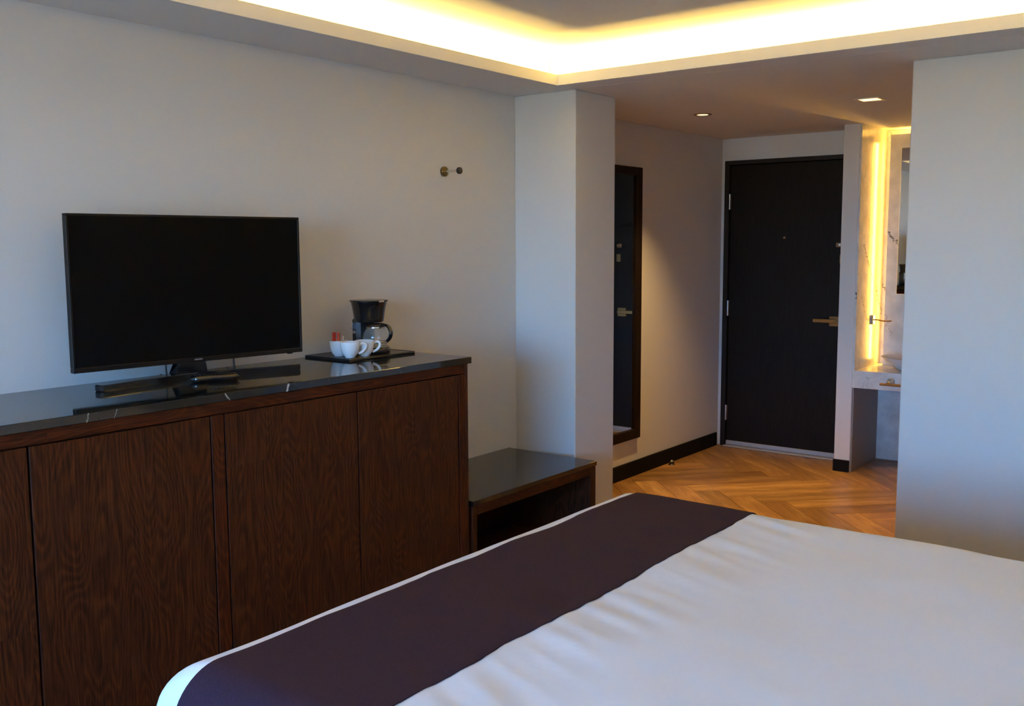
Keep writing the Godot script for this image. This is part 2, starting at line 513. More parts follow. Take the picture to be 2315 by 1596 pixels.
func floor_planks() -> void:
	var fl := put_box("floor", Vector3(XW - 0.2, -0.15, -3.35), Vector3(7.1, -0.006, 0.75), mat("subfloor", lin(0.05, 0.03, 0.018), 0.9))
	meta(fl, "warm brown herringbone wood plank floor", "floor", "", "structure")
	var tex := []
	for k in 3:
		tex.append(wood_image(128, 512, 0.15, 0.9, Color(0.53, 0.365, 0.185), Color(0.96, 0.775, 0.49), 140 + k * 17, 14.0, 0.10, 0.22))
	var mats := []
	for k in 9:
		var v := 0.76 + 0.06 * ((k * 4) % 9) / 2.0
		mats.append(textured("floor_plank_%d" % k, tex[k % 3], Vector2(1, 1), 0.34, 0.4, Vector2(0, 0.29 * k), Color(v, v * (0.97 + 0.012 * (k % 3)), v * 0.96)))
	var W := 0.15
	var n := 6
	var U := Vector2(1, 1).normalized()
	var V := Vector2(-1, 1).normalized()
	var area := PackedVector2Array([Vector2(XW, -3.07), Vector2(4.04, -3.07), Vector2(4.04, -3.165), Vector2(6.66, -3.165), Vector2(6.86, -3.165), Vector2(6.86, -0.9), Vector2(4.31, -0.9), Vector2(4.31, 0.45), Vector2(XW, 0.45)])
	var shift := Vector2(0.293, 0.0)
	for y in range(-60, 70):
		for m in range(-9, 10):
			for kind in 2:
				var a: Vector2
				var b: Vector2
				if kind == 0:
					a = Vector2(y + 2 * n * m, y) * W
					b = a + Vector2(n, 1) * W
				else:
					a = Vector2(y, y - 2 * n + 1 + 2 * n * m) * W
					b = a + Vector2(1, n) * W
				var rc := PackedVector2Array()
				for q in [Vector2(a.x, a.y), Vector2(b.x, a.y), Vector2(b.x, b.y), Vector2(a.x, b.y)]:
					rc.append(U * q.x + V * q.y + shift)
				var cen := (rc[0] + rc[2]) / 2
				if cen.x < -3.3 or cen.x > 7.5 or cen.y < -3.8 or cen.y > 1.1: continue
				var parts := Geometry2D.intersect_polygons(rc, area)
				for poly in parts:
					if poly.size() < 3: continue
					var st := mstart()
					var cc := Vector2.ZERO
					for p in poly: cc += p
					cc /= poly.size()
					var ins := Geometry2D.offset_polygon(poly, -0.0012)
					var outp := Geometry2D.offset_polygon(poly, -0.0003)
					if ins.is_empty() or outp.is_empty() or ins[0].size() < 3: continue
					var top: PackedVector2Array = ins[0]
					var ax := U if kind == 0 else V
					var ay := V if kind == 0 else U
					var tri := Geometry2D.triangulate_polygon(top)
					if tri.is_empty(): continue
					var uvp := func(p: Vector2) -> Vector2:
						var d := p - cen
						return Vector2(d.dot(ay) / W + 0.5, d.dot(ax) / 0.9 + 0.5)
					for i in range(0, tri.size(), 3):
						var ps := [top[tri[i]], top[tri[i + 1]], top[tri[i + 2]]]
						var g: float = (ps[1] - ps[0]).cross(ps[2] - ps[0])
						if g < 0: ps.reverse()
						for p in ps:
							st.set_normal(Vector3.UP); st.set_uv(uvp.call(p)); st.add_vertex(Vector3(p.x, 0.0, p.y))
					for i in top.size():
						var p0: Vector2 = top[i]
						var p1: Vector2 = top[(i + 1) % top.size()]
						var o := (p1 - p0).orthogonal().normalized() * 0.0009
						if o.dot((p0 + p1) / 2 - cc) < 0: o = -o
						var q := [Vector3(p0.x, 0, p0.y), Vector3(p1.x, 0, p1.y), Vector3(p1.x + o.x, -0.006, p1.y + o.y), Vector3(p0.x + o.x, -0.006, p0.y + o.y)]
						face(st, q, Vector3(o.x, 0.0002, o.y))
					put("plank", st, mats[rng.randi() % 9], fl)

func cove_strip(a: Vector3, b: Vector3, label: String) -> void:
	var len_ := a.distance_to(b)
	var along_x := absf(b.x - a.x) > absf(b.z - a.z)
	var h := Vector3(len_ / 2, 0.004, 0.005) if along_x else Vector3(0.005, 0.004, len_ / 2)
	var root := thing("led_strip_light", label, "strip light", (a + b) / 2, "warm cove strip lights")
	put_box("strip_carrier", -h * Vector3(1, 1, 1), h * Vector3(1, 0.5, 1), M.lamp_trim, root, 0.0005)
	put_box("strip_diffuser", Vector3(-h.x, h.y * 0.5, -h.z), Vector3(h.x, h.y, h.z), M.cove_glow, root, 0.0003)
	var al := AreaLight3D.new()
	al.name = "strip_lamp"
	al.area_size = Vector2(len_, 0.010) if along_x else Vector2(0.010, len_)
	al.light_color = COVE
	al.light_energy = COVE_PER_METRE * len_
	al.area_range = 12.0
	al.area_attenuation = 2.0
	al.shadow_enabled = true
	root.add_child(al)
	al.position = Vector3(0, 0.007, 0)
	al.rotation.x = PI / 2

func cove_lights() -> void:
	glow("cove_glow", COVE, 6.0)
	var y := SOFFIT + 0.024
	var d := 0.075
	var x0 := -2.25 - d
	var x1 := 3.90 + d
	var z0 := -2.712 - d
	var z1 := 0.10 + d
	cove_strip(Vector3(x0, y, z0), Vector3(x1 - 0.02, y, z0), "warm strip light in the cove above the television wall")
	cove_strip(Vector3(x1, y, z0 - 0.01), Vector3(x1, y, z1), "warm strip light in the cove above the hallway opening")
	cove_strip(Vector3(x0, y, z1), Vector3(x1 - 0.02, y, z1), "warm strip light in the cove above the bed head")
	cove_strip(Vector3(x0, y, z0 + 0.02), Vector3(x0, y, z1 - 0.02), "warm strip light in the cove by the window")

# ---------------------------------------------------------------- hallway
func entrance_door() -> void:
	var o := thing("door_1", "dark wood entrance door in dark frame at the hallway end", "door", Vector3(6.66, 0, -2.66), "", "structure")
	# local: x = into wall, z across; frame outer z -0.477 .. 0.487
	var zl := -0.476
	var zr := 0.49
	put_box("door_frame", Vector3(-0.02, 0, zl), Vector3(0.12, 2.092, zl + 0.036), M.door_frame_wood, o, 0.003)
	put_box("door_frame", Vector3(-0.02, 0, zr - 0.036), Vector3(0.12, 2.092, zr), M.door_frame_wood, o, 0.003)
	put_box("door_frame", Vector3(-0.02, 2.062, zl + 0.036), Vector3(0.12, 2.092, zr - 0.036), M.door_frame_wood, o, 0.003, true)
	var leaf := put_box("door_leaf", Vector3(0.0, 0.022, zl + 0.041), Vector3(0.045, 2.058, zr - 0.04), M.door_veneer, o, 0.003)
	put_box("door_sweep", Vector3(-0.014, 0.012, zl + 0.044), Vector3(0.0, 0.042, zr - 0.042), M.aluminium_seal, o, 0.002)
	put_box("threshold", Vector3(-0.06, 0.0, zl + 0.036), Vector3(0.05, 0.010, zr - 0.036), M.aluminium_seal, o, 0.004)
	for y in [1.80, 1.027, 0.25]:
		var h := mstart()
		box(h, Vector3(-0.006, y - 0.055, zl + 0.030), Vector3(0.0, y + 0.055, zl + 0.046), 0.001)
		tube(h, [Vector3(-0.010, y - 0.056, zl + 0.0385), Vector3(-0.010, y + 0.056, zl + 0.0385)], 0.0075, 10)
		put("hinge", h, M.brushed_steel, o)
	var ph := mstart()
	lathe(ph, [Vector2(0.0, -0.004), Vector2(0.008, -0.004), Vector2(0.009, 0.002), Vector2(0.006, 0.004), Vector2(0.004, 0.002), Vector2(0.0, 0.002)], 14, Vector3(-0.001, 1.538, -0.021), 1.0, Basis(Vector3(0, 0, 1), PI / 2))
	put("peephole", ph, M.bronze, o)
	var hd := Node3D.new()
	hd.name = "door_handle"
	o.add_child(hd)
	hd.position = Vector3(0, 0.963, 0.355)
	put_box("rosette", Vector3(-0.012, -0.035, -0.038), Vector3(0.0, 0.035, 0.038), M.bronze, hd, 0.003)
	var lv := mstart()
	tube(lv, [Vector3(-0.010, 0.004, -0.004), Vector3(-0.052, 0.004, -0.004)], 0.010, 12)
	box(lv, Vector3(-0.062, -0.009, -0.135), Vector3(-0.046, 0.017, 0.012), 0.003)
	put("lever", lv, M.bronze, hd)
	var la := mstart()
	box(la, Vector3(-0.03, 1.470, 0.352), Vector3(0.0, 1.500, 0.392), 0.004)
	tube(la, [Vector3(-0.028, 1.487, 0.372), Vector3(-0.052, 1.487, 0.372)], 0.009, 10)
	put("door_latch", la, M.chrome, o)
	var db := mstart()
	box(db, Vector3(-0.006, 1.36, 0.375), Vector3(0.0, 1.42, 0.41), 0.002)
	put("latch_plate", db, M.bronze, o)

func hall_fittings() -> void:
	# framed mirror on the hallway wall
	var o := thing("wall_mirror", "tall mirror in flat dark wood frame on the hallway wall", "mirror", Vector3(5.16, 0.25, -3.165))
	var w := 0.30
	var fw := 0.068
	put_box("frame_stile", Vector3(-w, 0, 0), Vector3(-w + fw, 1.727, 0.028), M.mirror_frame_wood, o, 0.003)
	put_box("frame_stile", Vector3(w - fw, 0, 0), Vector3(w, 1.727, 0.028), M.mirror_frame_wood, o, 0.003)
	put_box("frame_rail", Vector3(-w + fw, 0, 0), Vector3(w - fw, fw * 0.9, 0.028), M.mirror_frame_wood, o, 0.003)
	put_box("frame_rail", Vector3(-w + fw, 1.727 - fw * 0.75, 0), Vector3(w - fw, 1.727, 0.028), M.mirror_frame_wood, o, 0.003)
	put_box("mirror_glass", Vector3(-w + fw - 0.004, fw * 0.9 - 0.004, 0.004), Vector3(w - fw + 0.004, 1.727 - fw * 0.75 + 0.004, 0.012), M.mirror_glass, o, 0.001)
	# door stop
	var d := thing("door_stop", "small chrome door stop on the floor by the black baseboard", "door stop", Vector3(5.83, 0, -3.105))
	var b := mstart()
	lathe(b, [Vector2(0, 0), Vector2(0.022, 0), Vector2(0.022, 0.006), Vector2(0.014, 0.012), Vector2(0.012, 0.024), Vector2(0.015, 0.028), Vector2(0.013, 0.036), Vector2(0, 0.037)], 18)
	put("base", b, M.chrome, d)
	var rb := mstart()
	lathe(rb, [Vector2(0.0155, 0.012), Vector2(0.019, 0.015), Vector2(0.019, 0.022), Vector2(0.0155, 0.025)], 18)
	put("buffer_ring", rb, M.dark_rubber, d)
	# recessed downlights
	glow("downlight_glow", Color(1.0, 0.86, 0.62), 2.2)
	var a := thing("recessed_downlight", "small round recessed downlight in the hallway ceiling near the mirror", "downlight", Vector3(5.30, SOFFIT, -2.65), "hallway downlights")
	var t := mstart()
	lathe(t, [Vector2(0.036, 0.0), Vector2(0.033, -0.003), Vector2(0.050, -0.004), Vector2(0.054, -0.001), Vector2(0.054, 0.0)], 28)
	put("trim_ring", t, M.bronze, a)
	var e := mstart()
	lathe(e, [Vector2(0.0, -0.0025), Vector2(0.033, -0.0025), Vector2(0.035, -0.001)], 24)
	put("lamp_lens", e, M.downlight_glow, a)
	spot(a, SPOT_ENERGY * 0.9, 44.0, 0.03)
	var s := thing("recessed_downlight", "square recessed downlight in the hallway ceiling before the vanity", "downlight", Vector3(5.31, SOFFIT, -1.69), "hallway downlights")
	var f := mstart()
	for q in [[-0.065, -0.065, 0.065, -0.048], [-0.065, 0.048, 0.065, 0.065], [-0.065, -0.048, -0.048, 0.048], [0.048, -0.048, 0.065, 0.048]]:
		box(f, Vector3(q[0], -0.004, q[1]), Vector3(q[2], 0.0, q[3]), 0.001)
	put("trim_frame", f, M.lamp_trim, s)
	put_box("lamp_lens", Vector3(-0.048, -0.0025, -0.048), Vector3(0.048, 0.0, 0.048), M.downlight_glow, s, 0.0005)
	spot(s, SPOT_ENERGY * 0.8, 36.0, 0.04)

func spot(parent: Node3D, energy: float, angle: float, size: float) -> void:
	var l := SpotLight3D.new()
	l.name = "lamp"
	l.light_color = SPOT
	l.light_energy = energy
	l.spot_angle = angle
	l.spot_angle_attenuation = 0.9
	l.spot_range = 12.0
	l.spot_attenuation = 2.0
	l.light_size = size
	l.shadow_enabled = true
	parent.add_child(l)
	l.position = Vector3(0, -0.012, 0)
	l.rotation.x = -PI / 2

func vanity() -> void:
	glow("niche_glow", NICHE, 5.0)
	# marble cladding on the partition side
	var sp := put_box("marble_side_panel", Vector3(6.33, 0.675, -2.066), Vector3(6.86, SOFFIT, -2.054), M.white_marble, null, 0.001, false, Vector3(0, 0.05, 0))
	meta(sp, "veined marble cladding on the niche side beside the partition", "panel")
	var bp := thing("marble_back_panel", "backlit veined marble panel behind the vanity mirror", "panel", Vector3(6.74, 0.676, -2.0))
	put_box("slab", Vector3(0, 0, 0), Vector3(0.02, 1.533, 1.06), M.white_marble, bp, 0.001, false, Vector3(0.2, 0.3, 0.35))
	var led := put_box("led_strip_light", Vector3(0.054, 0.02, 0.0), Vector3(0.064, 1.5, 0.006), M.niche_glow, bp, 0.0005)
	led.set_meta("label", "warm vertical strip light behind the panel edge")
	var al := AreaLight3D.new()
	al.name = "strip_lamp"
	al.area_size = Vector2(0.010, 1.46)
	al.light_color = NICHE
	al.light_energy = NICHE_ENERGY
	al.area_range = 10.0
	al.area_attenuation = 2.0
	al.shadow_enabled = true
	bp.add_child(al)
	al.position = Vector3(0.058, 0.76, -0.004)
	al.rotation.y = deg_to_rad(62.0)
	var led2 := put_box("led_strip_light", Vector3(0.045, 1.500, 0.03), Vector3(0.059, 1.506, 1.03), M.niche_glow, bp, 0.0005)
	led2.set_meta("label", "warm strip light behind the panel top")
	var a2 := AreaLight3D.new()
	a2.name = "strip_lamp"
	a2.area_size = Vector2(0.014, 1.0)
	a2.light_color = NICHE
	a2.light_energy = NICHE_ENERGY * 0.9
	a2.area_range = 10.0
	a2.area_attenuation = 2.0
	a2.shadow_enabled = true
	bp.add_child(a2)
	a2.position = Vector3(0.052, 1.509, 0.53)
	a2.rotation.x = PI / 2
	# mirror
	var mr := thing("vanity_mirror", "frameless mirror cabinet on the backlit marble panel", "mirror", Vector3(6.70, 1.16, -1.915))
	put_box("body", Vector3(0.006, 0, 0), Vector3(0.04, 0.955, 0.75), M.brushed_steel, mr, 0.001)
	put_box("mirror_glass", Vector3(0, 0, 0), Vector3(0.006, 0.955, 0.75), M.mirror_glass, mr, 0.001)
	# counter
	var c := thing("vanity_counter", "thick white marble vanity counter in the lit niche", "counter", Vector3(6.33, 0.562, -2.066))
	put_box("slab", Vector3(0.0, 0.083, 0.0), Vector3(0.53, 0.113, 1.166), M.white_marble, c, 0.001, true)
	put_box("apron", Vector3(0.0, 0.0, 0.0), Vector3(0.02, 0.083, 1.166), M.white_marble, c, 0.001, true)
	# under-counter cladding
	var up := put_box("under_counter_panel", Vector3(6.345, 0, -2.066), Vector3(6.86, 0.562, -2.058), M.wood_laminate, null, 0.001)
	meta(up, "plain grey brown panel under the vanity counter", "panel")
	# basin
	var b := thing("vessel_basin", "shallow white oval basin on the vanity counter", "basin", Vector3(6.52, 0.675, -1.70))
	var st := mstart()
	lathe(st, [Vector2(0, 0.0), Vector2(0.09, 0.0), Vector2(0.12, 0.012), Vector2(0.17, 0.055), Vector2(0.195, 0.085), Vector2(0.20, 0.088), Vector2(0.196, 0.090), Vector2(0.17, 0.070), Vector2(0.12, 0.030), Vector2(0.05, 0.016), Vector2(0, 0.015)], 40, Vector3.ZERO, 1.2)
	put("bowl", st, M.porcelain, b)
	var dr := mstart()
	lathe(dr, [Vector2(0.022, 0.0155), Vector2(0.021, 0.019), Vector2(0.012, 0.021), Vector2(0.0, 0.021)], 18)
	put("drain", dr, M.chrome, b)
	# towel ring on the side
	var t := thing("towel_ring", "chrome towel ring on the marble niche side", "towel ring", Vector3(6.66, 0.985, -2.054))
	put_box("mount_plate", Vector3(-0.024, -0.032, 0), Vector3(0.024, 0.032, 0.012), M.chrome, t, 0.004)
	var ar := mstart()
	tube(ar, smooth_path([Vector3(0, 0, 0.012), Vector3(0, 0.0, 0.035), Vector3(0, -0.006, 0.075), Vector3(0, -0.004, 0.125)]), 0.005, 10)
	put("arm", ar, M.bronze, t)
	# towel bar on the counter front
	var tb := thing("towel_bar", "chrome and brass towel bar on the vanity counter front", "towel bar", Vector3(6.33, 0.615, -1.86))
	var bb := mstart()
	tube(bb, [Vector3(-0.052, -0.008, -0.015), Vector3(-0.052, -0.008, 0.55)], 0.008, 12)
	put("bar", bb, M.bronze, tb)
	for z in [0.04, 0.50]:
		var p := mstart()
		lathe(p, [Vector2(0, 0), Vector2(0.024, 0.0), Vector2(0.024, 0.010), Vector2(0.011, 0.016), Vector2(0.010, 0.052), Vector2(0.013, 0.058), Vector2(0.0, 0.064)], 18, Vector3(0, 0.006, z), 1.0, Basis(Vector3(0, 0, 1), PI / 2))
		put("post", p, M.chrome, tb)

# ---------------------------------------------------------------- furniture
func dresser() -> void:
	var o := thing("dresser", "long dark stained oak sideboard under a black marble top", "sideboard", Vector3(0.55, 0, -3.07))
	# local x 0..2.46 ; z 0..0.545
	var L := 2.455
	var D := 0.540
	var car := mstart()
	box(car, Vector3(0, 0.06, 0.002), Vector3(0.02, 1.022, D - 0.022))
	box(car, Vector3(L - 0.02, 0.06, 0.002), Vector3(L, 1.022, D - 0.0))
	box(car, Vector3(0.02, 0.06, 0.002), Vector3(L - 0.02, 0.08, D - 0.022))
	box(car, Vector3(0.02, 0.08, 0.002), Vector3(L - 0.02, 1.022, 0.016))
	put("carcass", car, M.dark_oak, o)
	put_box("plinth", Vector3(0.0, 0.0, 0.02), Vector3(L, 0.06, D - 0.06), M.mirror_frame_wood, o)
	put_box("top_rail", Vector3(0.0, 0.983, D - 0.024), Vector3(L - 0.02, 1.022, D), M.dark_oak_rail, o, 0.002, true)
	put_box("stile", Vector3(1.229, 0.06, D - 0.024), Vector3(1.276, 0.980, D), M.dark_oak_rail, o, 0.002)
	put_box("stile", Vector3(L - 0.058, 0.06, D - 0.024), Vector3(L - 0.02, 0.980, D), M.dark_oak_rail, o, 0.002, false, Vector3(0.3, 0, 0))
	var xs := [[0.003, 0.092], [0.097, 0.664], [0.670, 1.225], [1.280, 1.840], [1.8445, L - 0.062]]
	var offs := [0.1, 0.55, 0.17, 0.30, 0.02]
	for k in xs.size():
		put_box("door_panel", Vector3(xs[k][0], 0.064, D - 0.022), Vector3(xs[k][1], 0.979, D - 0.001), M.dark_oak, o, 0.0015, false, Vector3(offs[k], offs[k] * 1.3, 0))
	var tp := put_box("marble_top", Vector3(-0.01, 1.022, 0.0), Vector3(L + 0.012, 1.048, D + 0.010), M.black_marble, o, 0.0015, false, Vector3(0.2, 0, 0.1))
	tp.set_meta("label", "polished black marble top with fine white veins")

func bench() -> void:
	var o := thing("luggage_bench", "low dark wood luggage bench with black marble top beside the sideboard", "bench", Vector3(3.022, 0, -3.068))
	var L := 0.945
	var D := 0.540
	put_box("side_panel", Vector3(L - 0.045, 0.0, 0.0), Vector3(L, 0.422, D), M.dark_oak, o, 0.002)
	put_box("side_panel", Vector3(0.0, 0.0, 0.0), Vector3(0.03, 0.422, D), M.dark_oak, o, 0.002)
	put_box("apron", Vector3(0.03, 0.380, D - 0.03), Vector3(L - 0.045, 0.422, D), M.dark_oak_rail, o, 0.002, true)
	put_box("back_panel", Vector3(0.03, 0.0, 0.0), Vector3(L - 0.045, 0.422, 0.016), M.dark_oak, o, 0.002)
	put_box("bottom_shelf", Vector3(0.03, 0.04, 0.016), Vector3(L - 0.045, 0.06, D - 0.02), M.dark_oak_rail, o, 0.002, true)
	var t := put_box("marble_top", Vector3(0.0, 0.422, 0.0), Vector3(L + 0.004, 0.444, D + 0.004), M.black_marble, o, 0.0015, false, Vector3(1.1, 0, 1.5))
	t.set_meta("label", "polished black marble slab with thin pale veins")

var bn: FastNoiseLite
# drape over the bed: s,t measured across the top from the bed centre line
const BX0 := 1.045
const BX1 := 2.918
const BZ0 := -1.752
const BZ1 := 0.38
const BTOP := 0.655
func drape(x: float, z: float, lift: float) -> Vector3:
	var r := 0.105
	var ix0 := BX0 + r
	var ix1 := BX1 - r
	var iz0 := BZ0 + r
	var iz1 := BZ1 - r
	var cx := clampf(x, ix0, ix1)
	var cz := clampf(z, iz0, iz1)
	var d := Vector2(x - cx, z - cz)
	var len_ := pow(pow(absf(d.x), 4.0) + pow(absf(d.y), 4.0), 0.25)
	var wr := bn.get_noise_2d(x * 0.9, z * 1.4) * 0.008 + bn.get_noise_2d(x * 4.0 + 40.0, z * 1.2) * 0.0016
	# short puckers drawn in towards the runner
	var near := exp(-absf(z + 1.12) * 7.0)
	wr += near * 0.005 * bn.get_noise_2d(x * 11.0 + z * 4.0, z * 1.2 + 9.0)
	var rr := r + lift
	if len_ < 1e-6:
		return Vector3(x, BTOP + lift + wr, z)
	var dir := d / len_
	var arc := r * PI / 2
	if len_ < arc:
		var a := len_ / r
		var k := 1.0 - len_ / arc
		return Vector3(cx + dir.x * (rr * sin(a)), BTOP - r + rr * cos(a) + wr * k, cz + dir.y * (rr * sin(a)))
	var down := minf(len_ - arc, 0.42)
	var wob := bn.get_noise_2d(x * 5.0 + 3.0, z * 5.0) * 0.012 * minf(1.0, down * 6.0)
	return Vector3(cx + dir.x * (rr + wob), BTOP - r - down, cz + dir.y * (rr + wob))

func bed() -> void:
	bn = fnoise(611, 1.0, 3)
	var o := thing("bed", "large bed made up with smooth white sheet", "bed", Vector3(1.94, 0, -0.66))
	var c := o.position
	put_box("base", Vector3(BX0 + 0.03, 0.10, BZ0 + 0.03) - c, Vector3(BX1 - 0.03, 0.36, BZ1 - 0.03) - c, M.bed_base_fabric, o, 0.01)
	put_box("mattress", Vector3(BX0 + 0.02, 0.36, BZ0 + 0.02) - c, Vector3(BX1 - 0.02, 0.625, BZ1 - 0.02) - c, M.white_sheet, o, 0.07)
	for x in [BX0 + 0.1, BX1 - 0.1]:
		for z in [BZ0 + 0.1, BZ1 - 0.1]:
			var l := mstart()
			lathe(l, [Vector2(0, 0), Vector2(0.025, 0), Vector2(0.03, 0.10), Vector2(0, 0.10)], 14, Vector3(x, 0, z) - c)
			put("leg", l, M.black_plastic, o)
	var P := []
	var ext := 0.42
	var nx := 190
	var nz := 190
	for i in nz + 1:
		var row := []
		var z := lerpf(BZ0 - ext, BZ1 + ext, float(i) / nz)
		for j in nx + 1:
			var x := lerpf(BX0 - ext, BX1 + ext, float(j) / nx)
			row.append(drape(x, z, 0.0) - c)
		P.append(row)
	var st := mstart()
	surf(st, P)
	var sh := put("sheet", st, M.white_sheet, o)
	sh.set_meta("label", "smooth white bed sheet with soft creases")
	# runner
	var rs := mstart()
	var R := []
	var n1 := 26
	for i in n1 + 3:
		var row := []
		for j in nx + 1:
			var x := lerpf(BX0 - ext * 0.9, BX1 + ext * 0.9, float(j) / nx)
			var e0 := -1.640 + bn.get_noise_2d(x * 2.4, 77.0) * 0.010
			var e1 := -1.222 + bn.get_noise_2d(x * 3.0, 17.0) * 0.010
			var k := clampf(float(i - 1) / n1, 0.0, 1.0)
			var lift := 0.0045
			if i == 0 or i == n1 + 2: lift = 0.0008
			row.append(drape(x, lerpf(e0, e1, k), lift))
		R.append(row)
	surf(rs, R, false, Vector2(7, 1.2))
	meta(put("bed_runner", rs, M.purple_cloth), "dark purple cloth runner across the foot of the white bed", "bed runner")

func television() -> void:
	var o := thing("television", "black flat screen television on low splayed stand atop the sideboard", "television", Vector3(1.983, 1.048, -2.88))
	o.rotation.y = -0.1095
	var w := 0.423
	var y0 := 0.057
	var y1 := 0.555
	var bz := mstart()
	# bezel ring
	box(bz, Vector3(-w, y0, -0.022), Vector3(w, y0 + 0.016, 0.003), 0.0015)
	box(bz, Vector3(-w, y1 - 0.008, -0.022), Vector3(w, y1, 0.003), 0.0015)
	box(bz, Vector3(-w, y0 + 0.016, -0.022), Vector3(-w + 0.008, y1 - 0.008, 0.003), 0.0015)
	box(bz, Vector3(w - 0.008, y0 + 0.016, -0.022), Vector3(w, y1 - 0.008, 0.003), 0.0015)
	put("bezel", bz, M.tv_bezel, o)
	put_box("screen", Vector3(-w + 0.008, y0 + 0.016, -0.02), Vector3(w - 0.008, y1 - 0.008, 0.0005), M.tv_screen, o, 0.0003)
	var bk := mstart()
	prism(bk, [Vector2(-w + 0.01, y0 + 0.01), Vector2(w - 0.01, y0 + 0.01), Vector2(w - 0.01, y1 - 0.01), Vector2(-w + 0.01, y1 - 0.01)], -0.034, -0.022, Transform3D.IDENTITY, 0.003)
	box(bk, Vector3(-0.27, y0 + 0.02, -0.060), Vector3(0.27, 0.36, -0.034), 0.008)
	put("back_housing", bk, M.black_plastic, o)
	var tm := TextMesh.new()
	var sf := SystemFont.new()
	sf.font_names = PackedStringArray(["Droid Sans"])
	sf.font_weight = 700
	tm.font = sf
	tm.text = "SAMSUNG"
	tm.font_size = 32
	tm.pixel_size = 0.00019
	tm.depth = 0.0006
	tm.material = M.silver_print
	var tx := MeshInstance3D.new()
	tx.name = "brand_lettering"
	tx.mesh = tm
	o.add_child(tx)
	tx.position = Vector3(0.0, y0 + 0.009, 0.0034)
	var ir := mstart()
	box(ir, Vector3(w - 0.06, y0 - 0.004, -0.012), Vector3(w - 0.04, y0, -0.002), 0.001)
	put("sensor", ir, M.tv_bezel, o)
	# stand
	var sd := Node3D.new()
	sd.name = "stand"
	o.add_child(sd)
	var nk := mstart()
	prism(nk, [Vector2(-0.085, 0.004), Vector2(0.055, 0.004), Vector2(0.048, 0.045), Vector2(0.042, 0.10), Vector2(-0.042, 0.10), Vector2(-0.055, 0.045)], -0.062, -0.030, Transform3D.IDENTITY, 0.004)
	put("neck", nk, M.black_gloss, sd)
	for s in [-1.0, 1.0]:
		var a := mstart()
		var p0 := Vector3(s * -0.02, 0.0, -0.035)
		var p1 := Vector3(s * 0.372, 0.0, 0.052)
		var d := (p1 - p0).normalized()
		var sdv := d.cross(Vector3.UP).normalized()
		var xf := Transform3D(Basis(d, sdv, Vector3.UP), p0)
		var ll := p0.distance_to(p1)
		prism(a, [Vector2(0, -0.024), Vector2(ll - 0.008, -0.019), Vector2(ll, -0.012), Vector2(ll, 0.012), Vector2(ll - 0.008, 0.019), Vector2(0, 0.024)], 0.0, 0.021, xf, 0.003)
		put("stand_foot", a, M.black_gloss, sd)
	for q in [[0.165, -0.05], [-0.09, -0.055]]:
		var cb := mstart()
		tube(cb, smooth_path([Vector3(q[0], 0.12, q[1] + 0.01), Vector3(q[0], 0.05, q[1]), Vector3(q[0] + 0.004, 0.012, q[1] - 0.005), Vector3(q[0] + 0.02, 0.004, q[1] - 0.045), Vector3(q[0] + 0.03, 0.004, q[1] - 0.10)], 8), 0.0032, 8)
		put("power_cable", cb, M.black_plastic, o)
	# remote lying across the foot of the stand
	var rc := thing("remote_control", "black remote control in glossy clear sleeve leaning on the television stand", "remote control", Vector3(1.972, 1.060, -2.775))
	rc.rotation.y = -0.40
	rc.rotation.x = 0.0
	var bd := mstart()
	var RP := []
	for i in 13:
		var row := []
		var tt := float(i) / 12.0
		var xx := lerpf(-0.085, 0.085, tt)
		var e := minf(tt, 1.0 - tt) * 2.0
		var k := sqrt(clampf(1.0 - pow(1.0 - minf(e * 5.0, 1.0), 2.0), 0.0, 1.0))
		for j in 20:
			var an := TAU * j / 20.0
			row.append(Vector3(xx, 0.012 * k * signf(sin(an)) * pow(absf(sin(an)), 0.6), 0.024 * k * signf(cos(an)) * pow(absf(cos(an)), 0.6)))
		RP.append(row)
	surf(bd, RP, true)
	put("body", bd, M.black_gloss, rc)
	for i in 9:
		for j in 3:
			var bt := mstart()
			lathe(bt, [Vector2(0.0042, 0.0105), Vector2(0.0042, 0.0128), Vector2(0.003, 0.0136), Vector2(0.0, 0.0138)], 10, Vector3(-0.062 + i * 0.0145, 0, -0.012 + j * 0.012))
			put("button", bt, M.tv_bezel, rc)

func cup(called: String, at: Vector3, turn: float, label: String) -> Node3D:
	var o := thing(called, label, "cup", at, "white coffee cups on the tray")
	o.rotation.y = turn
	var st := mstart()
	lathe(st, [Vector2(0, 0.002), Vector2(0.016, 0.002), Vector2(0.018, 0.0), Vector2(0.020, 0.001), Vector2(0.0205, 0.004), Vector2(0.026, 0.010), Vector2(0.033, 0.022), Vector2(0.037, 0.037), Vector2(0.0385, 0.052), Vector2(0.039, 0.062), Vector2(0.0385, 0.0635), Vector2(0.0375, 0.062), Vector2(0.0365, 0.050), Vector2(0.034, 0.034), Vector2(0.028, 0.018), Vector2(0.018, 0.008), Vector2(0, 0.007)], 36)
	put("bowl", st, M.porcelain, o)
	var h := mstart()
	tube(h, smooth_path([Vector3(0.036, 0.052, 0), Vector3(0.050, 0.057, 0), Vector3(0.061, 0.050, 0), Vector3(0.060, 0.036, 0), Vector3(0.048, 0.023, 0), Vector3(0.031, 0.016, 0)], 7), 0.0042, 10, true, 1.25)
	put("handle", h, M.porcelain, o)
	return o

